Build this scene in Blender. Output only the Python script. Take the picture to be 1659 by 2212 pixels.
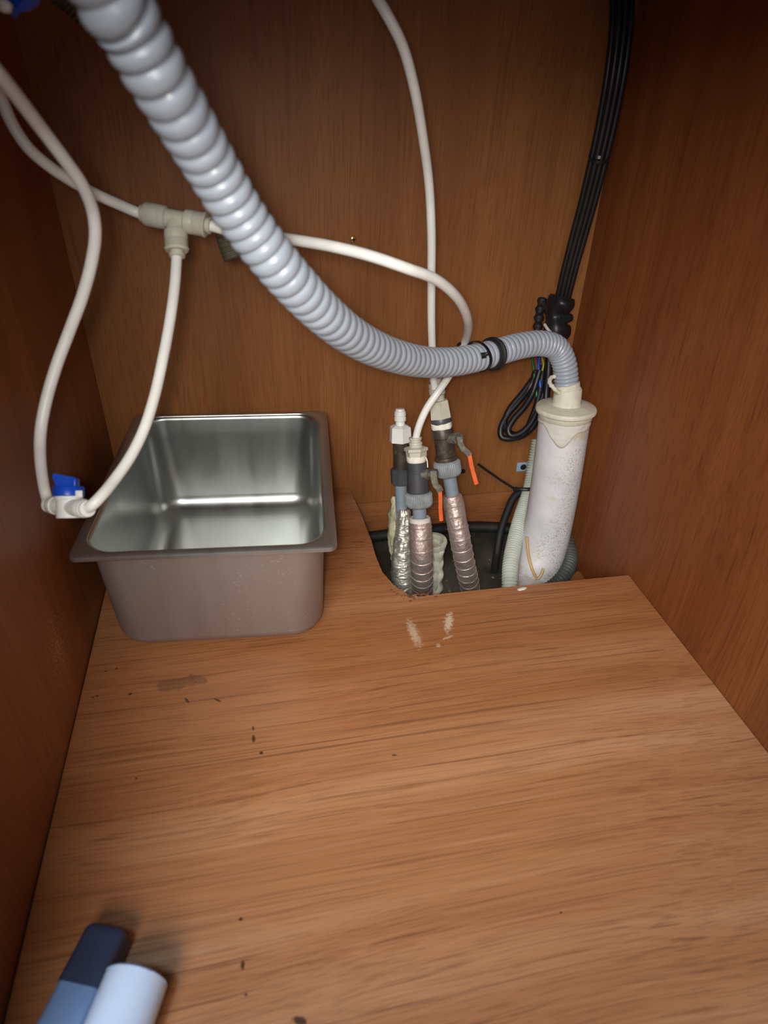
import bpy, bmesh, math, random
from mathutils import Vector, Matrix, noise
random.seed(7)
for o in list(bpy.data.objects):
    bpy.data.objects.remove(o)
scene = bpy.context.scene
COL = scene.collection

# ------------------------------------------------------------------ camera
cam_data = bpy.data.cameras.new('camera')
cam = bpy.data.objects.new('camera', cam_data)
COL.objects.link(cam)
cam.matrix_world = Matrix((
    (0.9813, 0.0840, -0.1735, 0.2127),
    (-0.1908, 0.5507, -0.8126, -0.9030),
    (0.0273, 0.8305, 0.5564, 0.5636),
    (0, 0, 0, 1)))
cam_data.sensor_fit = 'HORIZONTAL'
cam_data.sensor_width = 36.0
cam_data.lens = 1427.0 / 1659.0 * 36.0
cam_data.clip_start = 0.01
cam_data.dof.use_dof = True
cam_data.dof.focus_distance = 0.92
cam_data.dof.aperture_fstop = 7.0
scene.camera = cam

# ------------------------------------------------------------------ light
world = bpy.data.worlds.new('world')
scene.world = world
world.use_nodes = True
bg = world.node_tree.nodes['Background']
bg.inputs[0].default_value = (0.80, 0.90, 1.0, 1)
bg.inputs[1].default_value = 0.20

def area(name, loc, target, size, sizey, power, color):
    d = bpy.data.lights.new(name, 'AREA')
    d.shape = 'RECTANGLE'; d.size = size; d.size_y = sizey
    d.energy = power; d.color = color
    o = bpy.data.objects.new(name, d); COL.objects.link(o)
    o.location = loc
    o.rotation_euler = (Vector(target) - Vector(loc)).to_track_quat('-Z', 'Y').to_euler()
    return o
area('room_daylight', (-0.38, -2.10, 1.45), (0.35, -0.2, 0.1), 0.9, 0.8, 38, (1.0, 0.985, 0.95))
area('front_window', (-0.22, -1.33, 2.0), (0.4, -0.7, 0.0), 0.30, 0.26, 29, (0.32, 0.61, 1.0))
torch = bpy.data.lights.new('phone_torch', 'SPOT')       # the phone's own lamp beside its lens
torch.energy = 12.5; torch.color = (1.0, 0.97, 0.90)
torch.spot_size = math.radians(80); torch.spot_blend = 1.0; torch.shadow_soft_size = 0.025
to = bpy.data.objects.new('phone_torch', torch); COL.objects.link(to)
to.location = (0.190, -0.925, 0.585)
to.rotation_euler = (Vector((0.42, -0.13, 0.04)) - Vector(to.location)).to_track_quat('-Z', 'Y').to_euler()

scene.view_settings.view_transform = 'Standard'
scene.view_settings.look = 'None'
scene.view_settings.gamma = 1.0
scene.view_settings.use_curve_mapping = False
scene.view_settings.exposure = 0.05

# ------------------------------------------------------------------ materials
def srgb(r, g, b):
    f = lambda c: ((c/255)/12.92) if c/255 <= 0.04045 else (((c/255)+0.055)/1.055)**2.4
    return (f(r), f(g), f(b), 1.0)

class N:
    """small node-tree writer"""
    def __init__(s, name):
        s.m = bpy.data.materials.new(name); s.m.use_nodes = True
        s.t = s.m.node_tree; s.n = s.t.nodes
        s.p = s.n['Principled BSDF']; s.tc = None
    def L(s, a, b): s.t.links.new(a, b)
    def obj(s):
        if s.tc is None: s.tc = s.n.new('ShaderNodeTexCoord')
        return s.tc.outputs['Object']
    def mapping(s, scale=(1,1,1), loc=(0,0,0), rot=(0,0,0), src=None):
        n = s.n.new('ShaderNodeMapping')
        n.inputs['Scale'].default_value = scale; n.inputs['Location'].default_value = loc
        n.inputs['Rotation'].default_value = rot
        s.L(src or s.obj(), n.inputs['Vector']); return n.outputs[0]
    def noise(s, vec, scale=1, detail=3, rough=0.5, dist=0):
        n = s.n.new('ShaderNodeTexNoise')
        n.inputs['Scale'].default_value = scale; n.inputs['Detail'].default_value = detail
        n.inputs['Roughness'].default_value = rough; n.inputs['Distortion'].default_value = dist
        s.L(vec, n.inputs['Vector']); return n.outputs['Fac']
    def ramp(s, fac, stops):
        n = s.n.new('ShaderNodeValToRGB')
        els = n.color_ramp.elements
        while len(els) < len(stops): els.new(0.5)
        for e, (p, c) in zip(els, stops):
            e.position = p; e.color = c if len(c) == 4 else (*c, 1)
        s.L(fac, n.inputs[0]); return n.outputs[0]
    def mix(s, fac, a, b, mode='MIX'):
        n = s.n.new('ShaderNodeMix'); n.data_type = 'RGBA'; n.blend_type = mode
        for sock, v in ((n.inputs[0], fac), (n.inputs[6], a), (n.inputs[7], b)):
            if hasattr(v, 'links'): s.L(v, sock)
            else: sock.default_value = v
        return n.outputs[2]
    def math(s, op, a, b=0.0):
        n = s.n.new('ShaderNodeMath'); n.operation = op
        for sock, v in ((n.inputs[0], a), (n.inputs[1], b)):
            if hasattr(v, 'links'): s.L(v, sock)
            else: sock.default_value = v
        return n.outputs[0]
    def bump(s, h, strength=0.2, dist=0.001):
        n = s.n.new('ShaderNodeBump')
        n.inputs['Strength'].default_value = strength; n.inputs['Distance'].default_value = dist
        s.L(h, n.inputs['Height']); s.L(n.outputs[0], s.p.inputs['Normal'])
    def spot(s, base, center, radii, rot, color, edge=(0.55, 0.9), nscale=120, namt=0.6, opacity=1.0, axes='xy'):
        """mix a stain of its own shape (soft noisy ellipse) over base"""
        cx_, cy_ = center
        c, sn = math.cos(-rot), math.sin(-rot)
        x = s.sep(axes[0]); y = s.sep(axes[1])
        dx = s.math('SUBTRACT', x, cx_); dy = s.math('SUBTRACT', y, cy_)
        u = s.math('DIVIDE', s.math('SUBTRACT', s.math('MULTIPLY', dx, c), s.math('MULTIPLY', dy, sn)), radii[0])
        v = s.math('DIVIDE', s.math('ADD', s.math('MULTIPLY', dx, sn), s.math('MULTIPLY', dy, c)), radii[1])
        d = s.math('SQRT', s.math('ADD', s.math('MULTIPLY', u, u), s.math('MULTIPLY', v, v)))
        n = s.noise(s.obj(), nscale, 4, 0.6)
        d = s.math('ADD', d, s.math('MULTIPLY', s.math('SUBTRACT', n, 0.5), namt*2))
        f = s.ramp(d, [(edge[0], (opacity,)*3), (edge[1], (0, 0, 0))])
        return s.mix(f, base, color)
    def sep(s, ax):
        if not hasattr(s, '_sep'):
            s._sep = s.n.new('ShaderNodeSeparateXYZ'); s.L(s.obj(), s._sep.inputs[0])
        return s._sep.outputs['xyz'.index(ax)]

def wood(name, along, cols, rough=0.42, seed=0.0, spots=(), veins=0.55, bands=22, spec=0.28, axes='xy'):
    w = N(name)
    ax = 'xyz'.index(along)
    def sc(a, b):
        v = [b, b, b]; v[ax] = a; return tuple(v)
    warp = w.noise(w.mapping(sc(1.2, 3.0), (seed, seed*2, seed)), 1.0, 2)
    vadd = w.n.new('ShaderNodeVectorMath'); vadd.operation = 'ADD'
    cmb = w.n.new('ShaderNodeCombineXYZ')
    amt = w.math('MULTIPLY', w.math('SUBTRACT', warp, 0.5), 0.09)
    for i in range(3):
        if i != ax: w.L(amt, cmb.inputs[i])
    w.L(w.obj(), vadd.inputs[0]); w.L(cmb.outputs[0], vadd.inputs[1])
    v = vadd.outputs[0]
    broad = w.noise(w.mapping(sc(0.9, bands), (seed, seed, seed), src=v), 1.0, 3, 0.55)
    col = w.ramp(broad, [(0.26, cols[0]), (0.46, cols[1]), (0.62, cols[2]), (0.82, cols[3])])
    vein = w.noise(w.mapping(sc(1.1, 230), (seed+3, 1, 2), src=v), 1.0, 3, 0.6)
    vf = w.ramp(vein, [(0.33, (veins*1.1,)*3), (0.41, (0, 0, 0))])
    col = w.mix(vf, col, cols[4])
    fine = w.noise(w.mapping(sc(9, 620), (1, seed, 5), src=v), 1.0, 2, 0.7)
    ff = w.ramp(fine, [(0.36, (0.60,)*3), (0.52, (0, 0, 0))])
    col = w.mix(ff, col, w.mix(0.7, col, cols[4]))
    lt = w.noise(w.mapping(sc(4, 260), (8, seed, 1), src=v), 1.0, 2, 0.6)
    lf = w.ramp(lt, [(0.55, (0, 0, 0)), (0.72, (0.22,)*3)])
    col = w.mix(lf, col, cols[3])
    for sp in spots: col = w.spot(col, *sp[0], axes=axes, **sp[1])
    w.L(col, w.p.inputs['Base Color'])
    rr = w.math('ADD', w.math('MULTIPLY', broad, 0.14), rough-0.07)
    w.L(rr, w.p.inputs['Roughness'])
    w.bump(fine, 0.10, 0.0006)
    w.p.inputs['Specular IOR Level'].default_value = spec
    return w.m

def plain(name, col, rough=0.5, metal=0.0, var=0.12, vscale=60, bump=0.0, bscale=300, dirt=None, dscale=40, dlo=0.55, dhi=0.75, spec=0.5, coat=0.0, tr=0.0, dop=0.8):
    w = N(name)
    n = w.noise(w.obj(), vscale, 4)
    dark = tuple(c*(1-var) for c in col[:3])+(1,)
    lite = tuple(min(1, c*(1+var)) for c in col[:3])+(1,)
    c = w.ramp(n, [(0.35, dark), (0.65, lite)])
    if dirt:
        dn = w.noise(w.obj(), dscale, 5, 0.65)
        f = w.ramp(dn, [(dlo, (0, 0, 0)), (dhi, (dop,)*3)])
        c = w.mix(f, c, dirt)
    w.L(c, w.p.inputs['Base Color'])
    w.p.inputs['Roughness'].default_value = rough
    w.p.inputs['Metallic'].default_value = metal
    w.p.inputs['Specular IOR Level'].default_value = spec
    w.p.inputs['Coat Weight'].default_value = coat
    w.p.inputs['Transmission Weight'].default_value = tr
    if bump: w.bump(w.noise(w.obj(), bscale, 5, 0.6), bump, 0.001)
    return w.m

DK = srgb(58, 32, 20)
floor_spots = [
    (((0.098, -0.377), (0.024, 0.010), 0.05, srgb(92, 60, 40)), dict(nscale=70, namt=0.8, edge=(0.78, 0.92), opacity=0.5)),
    (((0.123, -0.374), (0.014, 0.006), -0.7, srgb(92, 60, 40)), dict(nscale=70, namt=0.8, edge=(0.78, 0.92), opacity=0.5)),
    (((0.374, -0.343), (0.0078, 0.030), 0.05, srgb(205, 180, 150)), dict(nscale=260, namt=1.0, edge=(0.35, 0.95), opacity=0.75)),
    (((0.421, -0.331), (0.0068, 0.022), -0.35, srgb(215, 195, 165)), dict(nscale=260, namt=1.0, edge=(0.40, 0.95), opacity=0.85)),
    (((0.412, -0.357), (0.010, 0.003), 0.3, srgb(205, 180, 150)), dict(nscale=300, namt=1.0, edge=(0.3, 0.8), opacity=0.7)),
    (((0.398, -0.368), (0.004, 0.005), -0.35, srgb(205, 180, 150)), dict(nscale=300, namt=0.9, edge=(0.3, 0.8), opacity=0.6)),
]
def dot(x, y, rx=0.0016, ry=0.0012, rot=0.0):
    return (((x, y), (rx, ry), rot, DK), dict(nscale=500, namt=0.5, edge=(0.7, 1.0), opacity=0.9))
for d in ((0.180, -0.463, 0.0020, 0.0052, 0.0), (0.180, -0.450, 0.0012, 0.003), (0.052, -0.383, 0.0022, 0.0018), (0.112, -0.402, 0.0016, 0.005, 0.5),
          (0.144, -0.407, 0.0055, 0.0013, -0.65), (0.316, -0.506, 0.0030, 0.0011, -0.2), (0.187, -0.481, 0.0024, 0.0020),
          (0.070, -0.489), (0.022, -0.345), (0.033, -0.343), (0.014, -0.381), (0.018, -0.380), (0.165, -0.633, 0.002, 0.0015),
          (0.166, -0.666, 0.0018, 0.0035), (0.168, -0.686, 0.0012, 0.0012), (0.419, -0.674, 0.0014, 0.0010), (0.205, -0.709, 0.006, 0.003, -0.4)):
    floor_spots.append(dot(*d))
M = {}
M['floor_wood'] = wood('teak_laminate_base', 'x',
    [srgb(150, 91, 54), srgb(163, 105, 64), srgb(174, 118, 77), srgb(193, 140, 100), srgb(110, 64, 38)], 0.36, 0.3, floor_spots, bands=15, spec=0.45)
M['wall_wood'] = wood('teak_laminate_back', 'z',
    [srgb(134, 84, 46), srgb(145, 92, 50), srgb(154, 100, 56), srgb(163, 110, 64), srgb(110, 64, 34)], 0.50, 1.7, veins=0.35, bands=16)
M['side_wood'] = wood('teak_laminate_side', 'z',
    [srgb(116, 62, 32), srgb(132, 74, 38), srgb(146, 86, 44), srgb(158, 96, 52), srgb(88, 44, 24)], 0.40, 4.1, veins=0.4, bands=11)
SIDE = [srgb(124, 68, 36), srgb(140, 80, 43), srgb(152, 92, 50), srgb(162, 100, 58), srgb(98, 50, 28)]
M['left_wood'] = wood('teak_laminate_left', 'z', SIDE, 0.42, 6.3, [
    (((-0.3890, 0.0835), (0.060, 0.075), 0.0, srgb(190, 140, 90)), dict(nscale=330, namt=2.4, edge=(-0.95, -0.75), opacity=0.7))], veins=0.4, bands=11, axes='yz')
M['rail_wood'] = wood('teak_laminate_rail', 'x',
    [srgb(136, 84, 50), srgb(156, 98, 58), srgb(166, 108, 66), srgb(180, 120, 80), srgb(104, 60, 36)], 0.45, 2.2)
M['ground'] = plain('damp_concrete', srgb(70, 68, 62), 0.55, var=0.45, vscale=14, bump=0.5, bscale=80, dirt=srgb(40, 36, 28), dscale=25)
M['hose_grey'] = plain('grey_blue_plastic', srgb(164, 172, 183), 0.36, var=0.05, vscale=40, dirt=srgb(196, 178, 150), dscale=22, dlo=0.66, dhi=0.80, dop=0.5, spec=0.6, coat=0.15)
M['tube_white'] = plain('white_tubing', srgb(238, 236, 230), 0.38, var=0.04, vscale=60, dirt=srgb(160, 135, 105), dscale=70, dlo=0.62, dhi=0.85, dop=0.35)
M['fit_cream'] = plain('cream_acetal', srgb(194, 190, 174), 0.42, var=0.05, vscale=70, dirt=srgb(150, 138, 110), dscale=60, dlo=0.6, dhi=0.8, dop=0.4)
M['fit_white'] = plain('white_acetal', srgb(236, 236, 232), 0.38, var=0.04, dirt=srgb(190, 178, 150), dscale=60, dlo=0.62, dhi=0.8, dop=0.4)
M['blue'] = plain('blue_plastic', srgb(16, 74, 196), 0.32, var=0.06)
M['steel_in'] = None
M['black'] = plain('black_sheath', srgb(24, 24, 27), 0.42, var=0.15)
M['black_rubber'] = plain('black_rubber', srgb(22, 23, 23), 0.65, var=0.15, bump=0.1)
M['dark_green_hose'] = plain('olive_ribbed_hose', srgb(84, 78, 62), 0.55, var=0.2)
M['dark_ribbed'] = plain('dark_ribbed_conduit', srgb(76, 80, 77), 0.55, var=0.2, dirt=srgb(80, 78, 60), dscale=50)
M['conduit'] = plain('pale_grey_conduit', srgb(196, 202, 192), 0.5, var=0.08, dirt=srgb(120, 120, 100), dscale=40, dlo=0.58, dhi=0.8, dop=0.5)
M['brown_body'] = plain('tarnished_valve_body', srgb(72, 62, 54), 0.45, 0.25, var=0.25, vscale=90, bump=0.15, dirt=srgb(126, 98, 78), dscale=90, dlo=0.52, dhi=0.72, dop=0.6)
M['dark_body'] = plain('dark_grey_valve_body', srgb(68, 69, 74), 0.42, var=0.12, vscale=60, dirt=srgb(110, 108, 108), dscale=80, dlo=0.6, dhi=0.78, dop=0.4)
M['nut_grey'] = plain('dusty_grey_nut', srgb(134, 140, 142), 0.55, var=0.12, vscale=120, dirt=srgb(86, 80, 70), dscale=110, dlo=0.55, dhi=0.75, dop=0.45, bump=0.1)
M['pipe_grey'] = plain('grey_pvc_pipe', srgb(128, 140, 150), 0.42, var=0.05)
M['tape'] = plain('thread_tape', srgb(232, 228, 214), 0.6, var=0.08, vscale=200, bump=0.4, bscale=600)
M['lever'] = plain('corroded_lever', srgb(112, 108, 98), 0.6, 0.4, var=0.35, vscale=150, bump=0.5, bscale=500, dirt=srgb(150, 140, 90), dscale=120)
M['orange'] = plain('orange_grip', srgb(224, 100, 50), 0.5, var=0.1, dirt=srgb(150, 70, 40), dscale=150, dlo=0.58, dhi=0.75)
M['foam_white'] = plain('white_foam', srgb(206, 200, 192), 0.8, var=0.08, bump=0.4, bscale=200)
M['foam_old'] = plain('yellowed_foam', srgb(176, 170, 140), 0.85, var=0.3, vscale=70, bump=0.9, bscale=180, dirt=srgb(96, 92, 66), dscale=60)
M['putty'] = plain('dried_white_sealant', srgb(214, 210, 192), 0.6, var=0.1, vscale=60, bump=0.6, bscale=120, dirt=srgb(150, 138, 108), dscale=60, dlo=0.56, dhi=0.75, dop=0.6)
M['pvc_old'] = plain('grimy_pvc', srgb(196, 196, 176), 0.55, var=0.12, dirt=srgb(110, 96, 60), dscale=40, dlo=0.5, dhi=0.75, bump=0.3, bscale=120)
M['muck'] = plain('brown_muck', srgb(66, 52, 30), 0.7, var=0.3, bump=0.5)
M['pale_blue'] = plain('pale_blue_clip_plastic', srgb(150, 172, 196), 0.35, var=0.05)
M['screw'] = plain('brass_screw', srgb(190, 160, 110), 0.35, 0.9, var=0.1)
M['hole_dark'] = plain('dark_recess', srgb(22, 14, 10), 0.8)
M['wire_green'] = plain('green_wire', srgb(36, 110, 60), 0.4)
M['wire_blue'] = plain('blue_wire', srgb(44, 84, 190), 0.4)
M['wire_brown'] = plain('brown_wire', srgb(150, 70, 40), 0.4)
M['wire_yellow'] = plain('yellow_wire', srgb(186, 190, 50), 0.4)
M['wire_white'] = plain('pale_wire', srgb(180, 176, 170), 0.4)
M['navy'] = plain('dark_navy_plastic', srgb(46, 52, 68), 0.40, var=0.08)
M['steel_blue'] = plain('steel_blue_plastic', srgb(104, 124, 154), 0.42, var=0.06)
M['white_gloss'] = plain('white_gloss_plastic', srgb(204, 209, 218), 0.32, var=0.02, coat=0.3)
M['scuff'] = plain('grey_scuffed_edge', srgb(150, 156, 168), 0.5, var=0.3, vscale=300)
M['chip'] = plain('white_paint_chip', srgb(220, 216, 206), 0.6)
M['sawdust'] = plain('raw_chipboard', srgb(120, 78, 48), 0.8, var=0.35, vscale=300)

def foil_mat(name, col, dirt):
    w = N(name)
    n = w.noise(w.obj(), 55, 4)
    c = w.ramp(n, [(0.35, tuple(v*0.8 for v in col[:3])+(1,)), (0.65, col)])
    dn = w.noise(w.obj(), 45, 5, 0.7)
    c = w.mix(w.ramp(dn, [(0.56, (0, 0, 0)), (0.72, (0.7,)*3)]), c, dirt)
    w.L(c, w.p.inputs['Base Color'])
    w.p.inputs['Metallic'].default_value = 0.7
    w.p.inputs['Roughness'].default_value = 0.46
    vor = w.n.new('ShaderNodeTexVoronoi'); vor.inputs['Scale'].default_value = 190
    w.L(w.obj(), vor.inputs['Vector'])
    n2 = w.noise(w.obj(), 230, 4, 0.6, 1.0)
    h = w.math('ADD', vor.outputs['Distance'], w.math('MULTIPLY', n2, 1.2))
    w.bump(h, 0.55, 0.0010)
    return w.m
M['foil'] = foil_mat('wrinkled_foil', srgb(206, 188, 180), srgb(160, 112, 90))  # pink tint is the surrounding brown's reflection, painted into the base colour
M['foil_dull'] = foil_mat('dirty_foil', srgb(206, 204, 190), srgb(110, 105, 80))

def steel(name, base, r0, r1, metal, scratch):
    w = N(name)
    n = w.noise(w.mapping((40, 6, 6)), 1, 4)
    c = w.ramp(n, [(0.3, tuple(v*0.88 for v in base[:3])+(1,)), (0.7, base)])
    s = w.noise(w.obj(), 260, 5, 0.7)
    big = w.noise(w.obj(), 16, 3)
    f = w.math('MULTIPLY', w.ramp(s, [(0.60, (0, 0, 0)), (0.70, (1, 1, 1))]), w.ramp(big, [(0.45, (0, 0, 0)), (0.65, (scratch,)*3)]))
    c = w.mix(f, c, srgb(215, 205, 198))
    w.L(c, w.p.inputs['Base Color'])
    w.L(w.ramp(n, [(0.3, (r0,)*3), (0.7, (r1,)*3)]), w.p.inputs['Roughness'])
    w.p.inputs['Metallic'].default_value = metal
    w.bump(w.noise(w.obj(), 9, 2), 0.12, 0.003)
    return w.m
M['steel_in'] = steel('brushed_steel_inside', srgb(206, 209, 206), 0.28, 0.38, 1.0, 0.0)
M['steel_out'] = steel('dull_steel_outside', srgb(166, 154, 148), 0.45, 0.55, 0.6, 0.9)
M['steel_rim'] = steel('steel_rim', srgb(184, 178, 172), 0.28, 0.38, 0.85, 0.1)

# ------------------------------------------------------------------ mesh helpers
def finish(bm, angle=38):
    bmesh.ops.recalc_face_normals(bm, faces=bm.faces[:])
    for f in bm.faces: f.smooth = True
    lim = math.radians(angle)
    for e in bm.edges:
        if len(e.link_faces) == 2 and e.calc_face_angle(0) > lim: e.smooth = False

def obj(name, bm, mat, parent=None, origin=None, angle=38):
    """link bm (built in world metres) as one object; its origin is the parent's or the given base point"""
    finish(bm, angle)
    if parent is not None: origin = Vector(parent['_o'])
    elif origin is None: origin = Vector((0, 0, 0))
    origin = Vector(origin)
    bmesh.ops.translate(bm, verts=bm.verts[:], vec=-origin)
    me = bpy.data.meshes.new(name); bm.to_mesh(me); bm.free()
    for m in (mat if isinstance(mat, (list, tuple)) else [mat]):
        me.materials.append(m)
    o = bpy.data.objects.new(name, me); COL.objects.link(o)
    if parent is not None: o.parent = parent
    else: o.location = origin
    o['_o'] = list(origin)
    return o
def thing(name, label, cat, loc, group=None):
    o = bpy.data.objects.new(name, None); COL.objects.link(o)
    o.location = loc; o['_o'] = list(loc); o.empty_display_size = 0.02
    o['label'] = label; o['category'] = cat
    if group: o['group'] = group
    return o
def tag(o, label, cat, group=None, kind=None):
    o['label'] = label; o['category'] = cat
    if group: o['group'] = group
    if kind: o['kind'] = kind
    return o
def struct(o):
    o['kind'] = 'structure'; return o

def box(bm, lo, hi, bev=0.0):
    r = bmesh.ops.create_cube(bm, size=1.0)
    for v in r['verts']:
        v.co = Vector([lo[i] + (v.co[i]+0.5)*(hi[i]-lo[i]) for i in range(3)])
    if bev:
        es = {e for v in r['verts'] for e in v.link_edges}
        bmesh.ops.bevel(bm, geom=list(es), offset=bev, segments=3, affect='EDGES', profile=0.5)
    return r['verts']
def obox(bm, c, ax, ay, az, sx, sy, sz, bev=0.0):
    """oriented box: centre, three axes, full sizes"""
    tmp = bmesh.new(); box(tmp, (-sx/2, -sy/2, -sz/2), (sx/2, sy/2, sz/2), bev)
    m = Matrix((Vector(ax), Vector(ay), Vector(az))).transposed().to_4x4(); m.translation = Vector(c)
    bmesh.ops.transform(tmp, matrix=m, verts=tmp.verts[:])
    vm = {v: bm.verts.new(v.co) for v in tmp.verts}
    for f in tmp.faces: bm.faces.new([vm[v] for v in f.verts])
    tmp.free()

def frame_of(d):
    d = Vector(d).normalized()
    u = d.cross(Vector((0, 0, 1)))
    if u.length < 0.1: u = d.cross(Vector((1, 0, 0)))
    u.normalize(); return d, u, d.cross(u).normalized()

def lathe(bm, P0, P1, prof, seg=40, mod=None, cap=True, phase=0.0):
    """profile (distance along P0->P1, radius); mod(theta, t) scales the radius"""
    P0 = Vector(P0); d, u, v = frame_of(Vector(P1) - P0)
    rings = []
    for t, r in prof:
        c = P0 + d*t; ring = []
        for k in range(seg):
            a = 2*math.pi*k/seg + phase
            rr = r*(mod(a, t) if mod else 1.0)
            ring.append(bm.verts.new(c + (u*math.cos(a) + v*math.sin(a))*rr))
        rings.append(ring)
    for a, b in zip(rings, rings[1:]):
        for k in range(seg):
            bm.faces.new((a[k], a[(k+1) % seg], b[(k+1) % seg], b[k]))
    if cap:
        if prof[0][1] > 1e-5: bm.faces.new(rings[0])
        if prof[-1][1] > 1e-5: bm.faces.new(rings[-1][::-1])
def lathe_obj(name, P0, P1, prof, mat, parent=None, seg=40, mod=None, phase=0.0, origin=None, angle=38, cap=True):
    bm = bmesh.new(); lathe(bm, P0, P1, prof, seg, mod, cap, phase)
    return obj(name, bm, mat, parent, origin, angle)
def hexa(name, P0, P1, t0, t1, r, mat, parent, phase=0.3, ch=0.0012):
    return lathe_obj(name, P0, P1, [(t0, r*0.90), (t0+ch, r), (t1-ch, r), (t1, r*0.90)], mat, parent, 6, phase=phase, angle=20)

def spline(pts, n):
    """Catmull-Rom through pts, resampled at n even steps -> (positions, param of each)"""
    P = [Vector(p) for p in pts]
    P = [P[0]*2 - P[1]] + P + [P[-1]*2 - P[-2]]
    out = []
    for i in range(1, len(P)-2):
        p0, p1, p2, p3 = P[i-1:i+3]
        t0 = 0; t1 = t0 + max((p1-p0).length, 1e-6)**0.5; t2 = t1 + max((p2-p1).length, 1e-6)**0.5; t3 = t2 + max((p3-p2).length, 1e-6)**0.5
        for k in range(60):
            t = t1 + (t2-t1)*k/60
            A1 = p0*((t1-t)/(t1-t0)) + p1*((t-t0)/(t1-t0)); A2 = p1*((t2-t)/(t2-t1)) + p2*((t-t1)/(t2-t1)); A3 = p2*((t3-t)/(t3-t2)) + p3*((t-t2)/(t3-t2))
            B1 = A1*((t2-t)/(t2-t0)) + A2*((t-t0)/(t2-t0)); B2 = A2*((t3-t)/(t3-t1)) + A3*((t-t1)/(t3-t1))
            out.append((B1*((t2-t)/(t2-t1)) + B2*((t-t1)/(t2-t1)), i-1 + k/60))
    out.append((P[-2], len(pts)-1))
    L = [0]
    for a, b in zip(out, out[1:]): L.append(L[-1] + (b[0]-a[0]).length)
    res, par, j = [], [], 0
    for k in range(n+1):
        s = L[-1]*k/n
        while j < len(L)-2 and L[j+1] < s: j += 1
        f = (s-L[j])/max(L[j+1]-L[j], 1e-9)
        res.append(out[j][0].lerp(out[j+1][0], f)); par.append(out[j][1] + (out[j+1][1]-out[j][1])*f)
    return res, par, L[-1]

def sweep(bm, pts, rad, n=120, seg=16, cap=True, flat=1.0):
    """tube along the spline; rad is a number or rad(par, s, theta)"""
    pos, par, L = spline(pts, n)
    up = None; rings = []
    for k, p in enumerate(pos):
        d = (pos[min(k+1, n)] - pos[max(k-1, 0)]).normalized()
        if up is None: _, up, _ = frame_of(d)
        up = (up - d*up.dot(d)).normalized(); w = d.cross(up)
        ring = []
        for q in range(seg):
            a = 2*math.pi*q/seg
            r = rad(par[k], L*k/n, a) if callable(rad) else rad
            ring.append(bm.verts.new(p + (up*math.cos(a)*flat + w*math.sin(a))*r))
        rings.append(ring)
    for a, b in zip(rings, rings[1:]):
        for q in range(seg): bm.faces.new((a[q], a[(q+1) % seg], b[(q+1) % seg], b[q]))
    if cap: bm.faces.new(rings[0]); bm.faces.new(rings[-1][::-1])
def sweep_obj(name, pts, rad, mat, parent=None, n=120, seg=16, origin=None, angle=60, flat=1.0):
    bm = bmesh.new(); sweep(bm, pts, rad, n, seg, True, flat)
    return obj(name, bm, mat, parent, origin if origin is not None else pts[-1], angle)
def to_top(pts, dx=0.0, dy=0.0, z=0.757):
    """carry a run on, out of view, to where it leaves through the cabinet top"""
    p = Vector(pts[0]); h = z - p.z
    return [(p.x+dx, p.y+dy, z), (p.x+dx*0.7, p.y+dy*0.7, p.z+h*0.6)] + list(pts)
def ribbed(R, g, pitch, sharp=3.0):
    def f(par, s, a):
        x = abs(math.cos(math.pi*s/pitch))
        return R - g*x**sharp
    return f

# ------------------------------------------------------------------ cabinet
W, D, H = 0.69, 0.80, 0.76
def slab(name, lo, hi, mat):
    bm = bmesh.new(); box(bm, lo, hi); return struct(obj(name, bm, mat))
slab('wall_back', (-0.018, 0.0, -0.033), (W+0.018, 0.016, H), M['wall_wood'])
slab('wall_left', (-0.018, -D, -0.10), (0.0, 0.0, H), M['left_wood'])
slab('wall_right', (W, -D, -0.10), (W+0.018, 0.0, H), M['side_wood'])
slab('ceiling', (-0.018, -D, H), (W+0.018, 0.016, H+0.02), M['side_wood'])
slab('trim_1', (0.0, -0.0012, -0.100), (W, 0.016, -0.034), M['rail_wood'])
slab('floor', (-0.9, -2.6, -0.13), (W+0.9, 0.30, -0.10), M['ground'])

# base panel with the service cut-out in its right rear corner
edge = [(0.3465, -0.003), (0.353, -0.080), (0.3565, -0.152), (0.356, -0.185), (0.3585, -0.222), (0.368, -0.250), (0.382, -0.270), (0.396, -0.278), (0.455, -0.2785), (0.583, -0.280), (W-0.001, -0.282)]
fine = []
for (a, b) in zip(edge, edge[1:]):
    L_ = math.dist(a, b); k = max(1, int(L_/0.0022))
    for i in range(k):
        t = i/k; x = a[0]+(b[0]-a[0])*t; y = a[1]+(b[1]-a[1])*t
        dd = math.dist((x, y), (0.388, -0.272))
        amp = 0.0004 + 0.0034*math.exp(-(dd/0.022)**2)
        fine.append((x - amp*random.uniform(-.4, 1)*0.6, y - amp*random.uniform(-.3, 1)))
fine.append(edge[-1])
bm = bmesh.new()
outline = fine + [(W-0.001, -D), (0.0015, -D), (0.0015, -0.003)]
top = [bm.verts.new((x, y, 0.0)) for x, y in outline]
bot = [bm.verts.new((x, y, -0.016)) for x, y in outline]
bm.faces.new(top); bm.faces.new(bot[::-1])
for i in range(len(top)):
    j = (i+1) % len(top); f = bm.faces.new((top[i], bot[i], bot[j], top[j])); f.material_index = 1
bmesh.ops.triangulate(bm, faces=[f for f in bm.faces if len(f.verts) > 4])
struct(obj('floor', bm, [M['floor_wood'], M['sawdust']], angle=10))

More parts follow.
